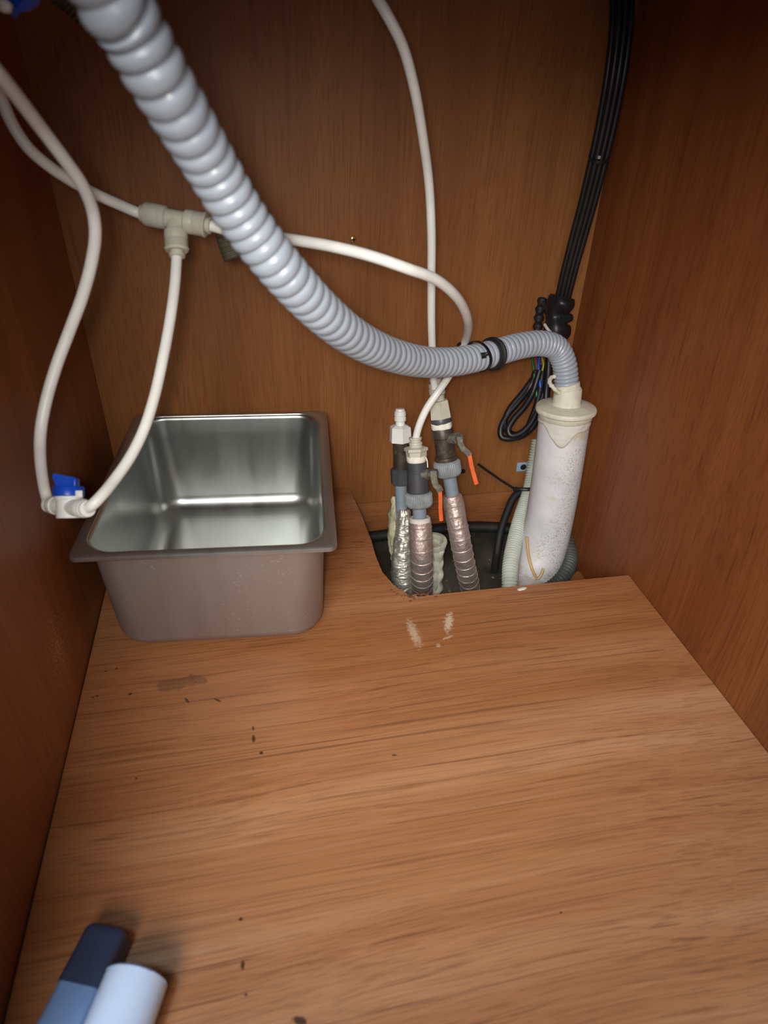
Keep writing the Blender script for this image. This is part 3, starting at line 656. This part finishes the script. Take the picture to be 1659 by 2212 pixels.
lathe_obj('riser_pipe', (0.4060, -0.1073, 0.0696), (0.4062, -0.1639, -0.1208), [(0, 0.0088), (0.1986, 0.0088)], M['pipe_grey'], R1)
foil_tube('foil_insulation', [(0.4145, -0.1163, 0.0232), (0.4101, -0.1367, -0.0260), (0.4063, -0.1594, -0.0693), (0.4053, -0.1712, -0.1048)], lambda *q: 0, M['foil_dull'], R1) if False else None
bm = bmesh.new(); sweep(bm, [(0.4087, -0.1246, 0.0325), (0.4070, -0.1346, 0.0067), (0.4029, -0.1512, -0.0315), (0.4026, -0.1626, -0.0662), (0.4041, -0.1749, -0.1107)], lambda p, s, a_: (0.0085+0.0032*min(p, 3)+0.0022*noise.noise(Vector((math.cos(a_)*2, math.sin(a_)*2, s*120)))+0.0012*noise.noise(Vector((a_*3, s*400, 2)))), 200, 36); obj('foil_insulation', bm, M['foil_dull'], R1, angle=80)
bm = bmesh.new(); sweep(bm, [(0.4010, -0.1038, 0.0425), (0.3986, -0.1116, 0.0250), (0.3952, -0.1223, -0.0006), (0.3937, -0.1296, -0.0207), (0.3953, -0.1396, -0.0438), (0.3983, -0.1500, -0.0670)], lambda p, s, a_: (0.0055+0.0035*math.sin(min(p, 4)*0.75)+0.0032*noise.noise(Vector((math.cos(a_)*2, math.sin(a_)*2, s*90)))), 160, 28); obj('split_foam', bm, M['foam_old'], R1, angle=80)

# ------------------------------------------------------------------ open stub pipe behind the risers
ST0, ST1 = (0.4485, -0.1560, -0.1000), (0.4475, -0.1500, -0.0086)
SL = (Vector(ST1)-Vector(ST0)).length
SP = thing('stub_pipe', 'open white stub pipe smeared with sealant between the foil wrapped risers', 'pipe', ST0)
lathe_obj('pipe_wall', ST0, ST1, [(0, 0.0175), (SL-0.012, 0.0175), (SL-0.010, 0.0205), (SL-0.002, 0.0222), (SL, 0.0215), (SL, 0.0160), (SL-0.004, 0.0145), (SL-0.03, 0.0140), (SL-0.031, 0.0001)], M['pvc_old'], SP, cap=False, mod=lambda a_, t: 1+0.01*math.sin(5*a_))
lathe_obj('muck_plug', ST0, ST1, [(SL-0.020, 0.0143), (SL-0.017, 0.0100), (SL-0.018, 0.0001)], M['muck'], SP)
bm = bmesh.new(); lathe(bm, ST0, ST1, [(SL*k/24, 0.0181+0.0008*math.sin(k)) for k in range(0, 22)], 48, mod=lambda a_, t: 1+0.14*noise.noise(Vector((math.cos(a_)*2, math.sin(a_)*2, t*70)))); obj('sealant_smear', bm, M['putty'], SP, angle=80)

# ------------------------------------------------------------------ white standpipe
PT, PB = (0.6395, -0.1122, 0.1712), (0.6427, -0.1328, -0.0377)
SPB = (0.5851, -0.2112, -0.1000)
SD = thing('standpipe', 'wide white drain standpipe leaning in the right rear corner under the grey hose', 'pipe', SPB)
bm = bmesh.new(); sweep(bm, [PT] + [(0.6413, -0.1154, 0.1167), (0.6414, -0.1221, 0.0495), (0.6384, -0.1305, -0.0123), (0.6329, -0.1392, -0.0500), (0.6222, -0.1512, -0.0799), (0.6092, -0.1643, -0.1032)] + [SPB], lambda p, s, a_: 0.0360 - 0.0020*max(0, min(p-4, 1)) - 0.0060*max(0, min(p-5, 1)) - 0.004*max(0, p-6), 120, 56)
w = N('dusty_white_pvc')
c = w.ramp(w.noise(w.obj(), 30, 3), [(0.3, srgb(206, 204, 208)), (0.7, srgb(222, 220, 222))])
sp = w.noise(w.obj(), 420, 4, 0.7)
ox, oy, oz = SPB   # soiled side of the pipe
mk = w.math('ADD', w.math('MULTIPLY', w.math('SUBTRACT', w.math('SUBTRACT', w.sep('x'), 0.614-ox), w.math('MULTIPLY', w.math('ADD', w.sep('z'), oz), 0.14)), 10.0), w.math('MULTIPLY', w.noise(w.obj(), 22, 3), 0.9))
c = w.mix(w.math('MULTIPLY', w.ramp(sp, [(0.50, (0, 0, 0)), (0.62, (0.75,)*3)]), w.ramp(mk, [(0.42, (0, 0, 0)), (0.66, (1, 1, 1))])), c, srgb(140, 134, 128))
st = w.noise(w.obj(), 26, 4, 0.6)
c = w.mix(w.ramp(st, [(0.62, (0, 0, 0)), (0.72, (0.6,)*3)]), c, srgb(196, 176, 120))
w.L(c, w.p.inputs['Base Color']); w.p.inputs['Roughness'].default_value = 0.42
w.bump(sp, 0.25, 0.0006)
obj('pipe_wall', bm, w.m, SD)
lathe_obj('sealed_flange', PT, PB, [(-0.0082, 0.0261), (-0.0055, 0.0359), (-0.0041, 0.0415), (-0.0027, 0.0425), (0.0000, 0.0429), (0.0021, 0.0423), (0.0041, 0.0391), (0.0111, 0.0379), (0.0118, 0.0372)], M['putty'], SD, 64, mod=lambda a_, t: 1+0.012*math.sin(2*a_+1)+0.008*math.sin(5*a_))
lathe_obj('neck', PT, PB, [(-0.0351, 0.0148), (-0.0331, 0.0167), (-0.0304, 0.0184), (-0.0291, 0.0190), (-0.0123, 0.0195), (-0.0082, 0.0209), (-0.0041, 0.0275)], M['putty'], SD, 48, mod=lambda a_, t: 1+0.01*math.sin(3*a_))
bm = bmesh.new()
nn = Vector(PT)
dd_, uu_, vv_ = frame_of(Vector(PB)-nn)
def smear(a_, t):
    low = 0.024 + 0.016*noise.noise(Vector((math.cos(a_)*1.7+5, math.sin(a_)*1.7, 0.3))) + 0.012*math.sin(2*a_+0.6)
    f = max(0.0, min(1.0, (low-(t-0.006))/0.004))
    return (0.90 + 0.10*f) * (1 + f*0.014*noise.noise(Vector((math.cos(a_)*5, math.sin(a_)*5, t*170))))
lathe(bm, PT, PB, [(0.006+0.0012*k, 0.0372) for k in range(0, 45)], 110, mod=smear, cap=False)
obj('sealant_smear', bm, plain('white_sealant', srgb(212, 209, 200), 0.5, var=0.05, bump=0.5, bscale=110), SD, angle=80)
bm = bmesh.new()
sweep(bm, [(0.5951, -0.1525, -0.0183), (0.5963, -0.1642, -0.0404), (0.5992, -0.1747, -0.0567), (0.6030, -0.1826, -0.0671), (0.6072, -0.1874, -0.0728), (0.6128, -0.1861, -0.0673), (0.6167, -0.1821, -0.0584)], 0.0022, 60, 8)
obj('adhesive_bead', bm, plain('amber_adhesive', srgb(196, 160, 96), 0.4), SD)['label'] = 'amber dried adhesive bead'

# ------------------------------------------------------------------ conduits in the service hole
cd = sweep_obj('ribbed_conduit', [(0.6570, -0.0129, 0.0700), (0.6482, -0.0303, 0.0329), (0.6353, -0.0557, 0.0008), (0.6139, -0.0856, -0.0226), (0.5879, -0.1300, -0.0381), (0.5675, -0.1709, -0.0539), (0.5577, -0.2026, -0.0762)] + [(0.5612, -0.2021, -0.1000)], ribbed(0.0124, 0.0022, 0.0044, 7), M['conduit'], None, 900, 28)
tag(cd, 'pale grey ribbed conduit running down beside the white standpipe', 'conduit')
dc = sweep_obj('ribbed_conduit', [(0.6777, -0.0727, -0.0469), (0.6794, -0.1010, -0.0517), (0.6806, -0.1255, -0.0601), (0.6763, -0.1502, -0.0706), (0.6590, -0.1744, -0.0772), (0.6386, -0.1873, -0.0880), (0.6121, -0.1950, -0.1021)], ribbed(0.0125, 0.0022, 0.0055, 4), M['dark_ribbed'], None, 800, 28)
tag(dc, 'dark grey ribbed conduit curling behind the foot of the white standpipe', 'conduit')
hz = sweep_obj('floor_cable', [(0.36, -0.022, -0.089), (0.45, -0.018, -0.088), (0.56, -0.020, -0.088), (0.62, -0.035, -0.089), (0.66, -0.07, -0.089)], 0.0098, M['black_rubber'], None, 60, 16)
tag(hz, 'thick black cable lying along the foot of the rear wooden rail', 'cable')
bc = sweep_obj('service_cable', [(0.6632, -0.0157, 0.0410), (0.6380, -0.0398, -0.0021), (0.6138, -0.0480, -0.0127), (0.5962, -0.0652, -0.0343), (0.5823, -0.0838, -0.0569), (0.5715, -0.1071, -0.0853)] + [(0.5587, -0.1362, -0.0940)], 0.0062, M['black_rubber'], None, 90, 14)
tag(bc, 'black cable dropping into the hole on the left side of the pale ribbed conduit', 'cable')
T2 = thing('cable_tie', 'long black cable tie with its tail sticking out left of the white standpipe', 'cable tie', (0.6318, -0.0537, 0.0025))
bm = bmesh.new(); strap(bm, [Vector(p) for p in [(0.5507, -0.0278, 0.0421), (0.5636, -0.0340, 0.0334), (0.5856, -0.0436, 0.0190), (0.6065, -0.0519, 0.0064), (0.6143, -0.0534, 0.0030)]], (0, 0, 1), 0.0036, 0.0013); obj('strap_tail', bm, M['black'], T2)
bm = bmesh.new(); sweep(bm, [(0.6086, -0.0548, 0.0062), (0.6180, -0.0623, 0.0091), (0.6274, -0.0659, 0.0104), (0.6381, -0.0649, 0.0097)], 0.0030, 24, 8); obj('strap', bm, M['black'], T2)
bm = bmesh.new(); obox(bm, (0.6100, -0.0555, 0.0057), (1, 0, 0), (0, 1, 0), (0, 0, 1), 0.008, 0.006, 0.006, 0.001); obj('tie_head', bm, M['black'], T2)

# saddle clip on the back panel
cx_, cz_ = 0.6451, 0.0142
CL = thing('pipe_saddle_clip', 'pale blue plastic saddle clip screwed to the back panel behind the standpipe', 'clip', (cx_, 0.0, cz_))
bm = bmesh.new(); box(bm, (cx_-0.0145, -0.0028, cz_-0.0085), (cx_+0.020, -0.0002, cz_+0.0085), 0.001); obj('clip_base', bm, M['pale_blue'], CL)
lathe_obj('screw_recess', (cx_-0.003, -0.0020, cz_), (cx_-0.003, -0.02, cz_), [(0, 0.0052), (0.0012, 0.0052), (0.0014, 0.0001)], M['hole_dark'], CL, 24)

# timber offcut beside the dark conduit
bm = bmesh.new(); obox(bm, (0.6783, -0.1820, -0.0940), (0.8, 0.6, 0), (-0.6, 0.8, 0), (0, 0, 1), 0.04, 0.022, 0.012, 0.0008)
tag(obj('wood_offcut', bm, M['rail_wood'], origin=(0.6825, -0.1754, -0.1000)), 'small light wood offcut on the ground right of the dark ribbed conduit', 'offcut')

# debris on the ground in the hole
bm = bmesh.new()
for i in range(70):
    x = random.uniform(0.40, 0.60); y = random.uniform(-0.24, -0.06); s = random.uniform(0.0006, 0.0024)
    r = bmesh.ops.create_icosphere(bm, subdivisions=1, radius=s)
    for v in r['verts']: v.co = Vector((v.co.x*random.uniform(.8, 1.6)+x, v.co.y+y, v.co.z*0.6-0.0995))
tag(obj('ground_grit', bm, plain('grit', srgb(120, 112, 96), 0.8, var=0.5, vscale=90), origin=(0.5, -0.15, -0.1)), 'scattered grit on the dark damp ground inside the cut-out', 'grit', kind='stuff')

# ------------------------------------------------------------------ black cables in the corner
offs = [(-16, 0.000), (-6, -0.006), (5, -0.003), (15, 0.001)]
base = [(1348, -40, 0.72), (1342, 60, 0.735), (1330, 160, 0.755), (1312, 260, 0.785), (1293, 345, 0.812), (1272, 430, 0.842), (1250, 510, 0.872), (1230, 585, 0.9), (1214, 655, 0.93)]
cab = [[(0.6328, -0.0475, 0.6501), (0.6348, -0.0575, 0.6090), (0.6362, -0.0625, 0.5662), (0.6393, -0.0577, 0.5203), (0.6399, -0.0533, 0.4784), (0.6400, -0.0473, 0.4333), (0.6386, -0.0413, 0.3877), (0.6366, -0.0374, 0.3424), (0.6358, -0.0334, 0.2942)], [(0.6359, -0.0559, 0.6495), (0.6377, -0.0657, 0.6088), (0.6390, -0.0704, 0.5663), (0.6420, -0.0653, 0.5208), (0.6426, -0.0607, 0.4792), (0.6425, -0.0545, 0.4344), (0.6410, -0.0483, 0.3890), (0.6388, -0.0441, 0.3440), (0.6379, -0.0399, 0.2960)], [(0.6438, -0.0548, 0.6500), (0.6453, -0.0646, 0.6091), (0.6463, -0.0694, 0.5665), (0.6492, -0.0643, 0.5209), (0.6495, -0.0597, 0.4791), (0.6492, -0.0535, 0.4342), (0.6474, -0.0473, 0.3888), (0.6449, -0.0432, 0.3437), (0.6436, -0.0390, 0.2956)], [(0.6529, -0.0514, 0.6506), (0.6541, -0.0613, 0.6096), (0.6549, -0.0662, 0.5667), (0.6575, -0.0612, 0.5208), (0.6575, -0.0567, 0.4789), (0.6569, -0.0506, 0.4337), (0.6548, -0.0444, 0.3881), (0.6519, -0.0404, 0.3429), (0.6502, -0.0362, 0.2946)]]
which = ('leftmost black cable', 'second black cable from the left', 'third black cable from the left', 'rightmost black cable')
for nm_, pts in zip(which, cab):
    o = sweep_obj('power_cable', to_top(pts, 0.0, -0.01), 0.0040, M['black'], None, 170, 14)
    tag(o, nm_ + ' of the bundle in the right rear corner', 'cable', 'black cables bundled in the rear corner')
T3 = thing('cable_tie', 'small black cable tie halfway up the black cable bundle in the rear corner', 'cable tie', (0.6457, -0.0600, 0.4811))
bm = bmesh.new(); strap(bm, tie_loop((0.6468, -0.0579, 0.4809), (0.0020, 0.0065, -0.0223), 0.0118, 0.004, 0.001), (0.0878, 0.2778, -0.9566), 0.0035, 0.0012); obj('strap', bm, M['black'], T3)
bm = bmesh.new(); obox(bm, (0.6377, -0.0766, 0.4833), (1, 0, 0), (0, 1, 0), (0, 0, 1), 0.003, 0.003, 0.0035, 0.0006); obj('tie_head', bm, M['wire_white'], T3)

CB = thing('cable_junction', 'lumpy black taped cable junction hanging above the bend of the grey hose', 'connector', (0.6428, -0.0256, 0.2718))
bm = bmesh.new(); sweep(bm, [(0.6431, -0.0325, 0.3066), (0.6405, -0.0343, 0.2943), (0.6377, -0.0368, 0.2808), (0.6374, -0.0406, 0.2661), (0.6440, -0.0394, 0.2520)], lambda p, s, a_: 0.0170+0.0030*math.sin(p*2.1)+0.003*noise.noise(Vector((math.cos(a_)*1.5, math.sin(a_)*1.5, s*60))), 60, 28); obj('taped_body', bm, M['black'], CB)
bm = bmesh.new(); sweep(bm, [(0.6378, -0.0499, 0.2796), (0.6479, -0.0460, 0.2794), (0.6568, -0.0420, 0.2791)], lambda p, s, a_: 0.0085-0.0015*p, 16, 20); obj('side_plug', bm, M['black_rubber'], CB)
bm = bmesh.new(); sweep(bm, [(0.6292, -0.0008, 0.2947), (0.6246, -0.0086, 0.2819), (0.6205, -0.0181, 0.2668), (0.6170, -0.0276, 0.2517)], lambda p, s, a_: 0.0062+0.0012*math.sin(s*500), 40, 16); obj('cable_gland', bm, M['black_rubber'], CB)
bm = bmesh.new(); sweep(bm, [(0.6286, -0.0045, 0.2892), (0.6340, -0.0171, 0.2814), (0.6395, -0.0277, 0.2766)], 0.006, 20, 14); obj('cable_gland', bm, M['black_rubber'], CB)
bm = bmesh.new(); sweep(bm, [(0.6156, -0.0492, 0.2736), (0.6201, -0.0545, 0.2673), (0.6281, -0.0548, 0.2605)], 0.0022, 14, 10); obj('pale_tape_end', bm, M['wire_white'], CB)
wires = [('green_wire', 'green wire', 'wire_green', [(0.6221, 0.0053, 0.2474), (0.6221, -0.0086, 0.2182), (0.6225, -0.0244, 0.1952), (0.6236, -0.0443, 0.1665), (0.6283, -0.0556, 0.1335)], 0.0019),
 ('brown_wire', 'brown wire', 'wire_brown', [(0.6298, 0.0006, 0.2431), (0.6276, -0.0136, 0.2126), (0.6271, -0.0214, 0.2011), (0.6317, -0.0285, 0.1742)], 0.0014),
 ('blue_wire', 'dark blue wire', 'wire_blue', [(0.6310, -0.0046, 0.2448), (0.6306, -0.0171, 0.2174), (0.6272, -0.0302, 0.1973), (0.6304, -0.0417, 0.1724)], 0.0026),
 ('yellow_wire', 'yellow wire', 'wire_yellow', [(0.6379, -0.0009, 0.2433), (0.6343, -0.0198, 0.2146), (0.6352, -0.0278, 0.2032), (0.6308, -0.0340, 0.1928)], 0.0013),
 ('blue_wire', 'second blue wire nearest the hose bend', 'wire_blue', [(0.6433, -0.0020, 0.2434), (0.6409, -0.0180, 0.2194), (0.6436, -0.0275, 0.2063)], 0.0024)]
for nm, lab, mt, pts, r in wires:
    tag(sweep_obj(nm, pts, r, M[mt], None, 40, 10), 'thin ' + lab + ' hanging below the bend of the grey hose', 'wire')
loops = [[(0.6423, -0.0118, 0.2468), (0.6421, -0.0331, 0.1977), (0.6401, -0.0428, 0.1649), (0.6367, -0.0652, 0.1221), (0.6432, -0.0716, 0.0609)],
 [(0.6259, -0.0251, 0.1953), (0.6191, -0.0280, 0.1710), (0.5999, -0.0374, 0.1513), (0.5825, -0.0447, 0.1351), (0.5704, -0.0543, 0.1174), (0.5707, -0.0619, 0.1064), (0.5850, -0.0659, 0.1050), (0.6026, -0.0665, 0.1096), (0.6174, -0.0622, 0.1204), (0.6296, -0.0519, 0.1393), (0.6359, -0.0391, 0.1636)],
 [(0.6292, -0.0306, 0.1973), (0.6175, -0.0431, 0.1663), (0.6035, -0.0522, 0.1487), (0.5871, -0.0588, 0.1339), (0.5776, -0.0660, 0.1204), (0.5803, -0.0713, 0.1136), (0.5934, -0.0727, 0.1157), (0.6080, -0.0688, 0.1259), (0.6205, -0.0606, 0.1417), (0.6306, -0.0496, 0.1610)],
 [(0.6360, -0.0231, 0.2013), (0.6286, -0.0434, 0.1658), (0.6154, -0.0605, 0.1367), (0.5982, -0.0722, 0.1143), (0.5804, -0.0648, 0.1142), (0.5765, -0.0515, 0.1234), (0.5852, -0.0413, 0.1410), (0.6065, -0.0315, 0.1619), (0.6234, -0.0229, 0.1798)]]
for i, pts in enumerate(loops):
    o = sweep_obj('power_cable', pts, 0.0056 if i == 0 else 0.0047, M['black'], None, 120, 14)
    if i == 0: tag(o, 'straight black cable dropping behind the white standpipe', 'cable')
    else: tag(o, ('', 'outermost', 'innermost', 'middle')[i] + ' black cable looped beside the top of the white standpipe', 'cable', 'black cables looped behind the standpipe')

# ------------------------------------------------------------------ things lying in front
CY = thing('white_cylinder', 'glossy white plastic cylinder lying at the bottom left on the cabinet base', 'container', (0.0870, -0.6925, 0.0000))
q0, q1 = (0.0943, -0.6696, 0.0225), (0.0796, -0.7153, 0.0225)
QL = (Vector(q1)-Vector(q0)).length
lathe_obj('cylinder_wall', q0, q1, [(0.0006, 0.0200), (0.0012, 0.0219), (0.004, 0.0223), (QL, 0.0223), (QL+0.03, 0.0223), (QL+0.031, 0.0210)], M['white_gloss'], CY, 72)
lathe_obj('end_rim', q0, q1, [(-0.0004, 0.0160), (-0.0004, 0.0206), (0.0006, 0.0217), (0.0014, 0.0224), (0.0019, 0.0222)], M['scuff'], CY, 72)
BR = thing('square_handle', 'square-section handle with dark navy end and steel blue body beside the white cylinder', 'handle', (0.0564, -0.6633, 0.0000))
g0 = Vector((0.0690, -0.6301, 0.0120)); gd = Vector((-0.3547, -0.9350, 0.0000)); gw = Vector((-gd.y, gd.x, 0)); gu = Vector((0, 0, 1))
def bar(prof, r):
    """rounded-rectangle bar lying on the base; prof = (distance, half width, height)"""
    bm = bmesh.new(); rings = []
    for t, hw, h in prof:
        ring = []
        for qx, qy, k0 in ((1, 1, 0), (-1, 1, 1), (-1, 0, 2), (1, 0, 3)):
            for k in range(7):
                a_ = math.pi/2*(k0+k/6); rr = min(r, hw*0.8)
                cxx = qx*(hw-rr); czz = (h-rr) if qy else rr
                ring.append(bm.verts.new(g0 + gd*t + gw*(cxx+rr*math.cos(a_)) + gu*(czz+rr*math.sin(a_)-0.012)))
        rings.append(ring)
    n = len(rings[0])
    for a_, b_ in zip(rings, rings[1:]):
        for k in range(n): bm.faces.new((a_[k], a_[(k+1) % n], b_[(k+1) % n], b_[k]))
    bm.faces.new(rings[0]); bm.faces.new(rings[-1][::-1])
    return bm
obj('navy_cap', bar([(0.0, 0.0125, 0.0225), (0.0008, 0.0140, 0.0240), (0.0030, 0.0154, 0.0254), (0.0060, 0.0160, 0.0260), (0.0405, 0.0164, 0.0262)], 0.0055), M['navy'], BR, angle=50)
obj('blue_body', bar([(0.0403, 0.0158, 0.0256), (0.138, 0.0166, 0.0262), (0.140, 0.0155, 0.0250)], 0.0055), M['steel_blue'], BR, angle=50)

for o in bpy.data.objects:
    if '_o' in o: del o['_o']
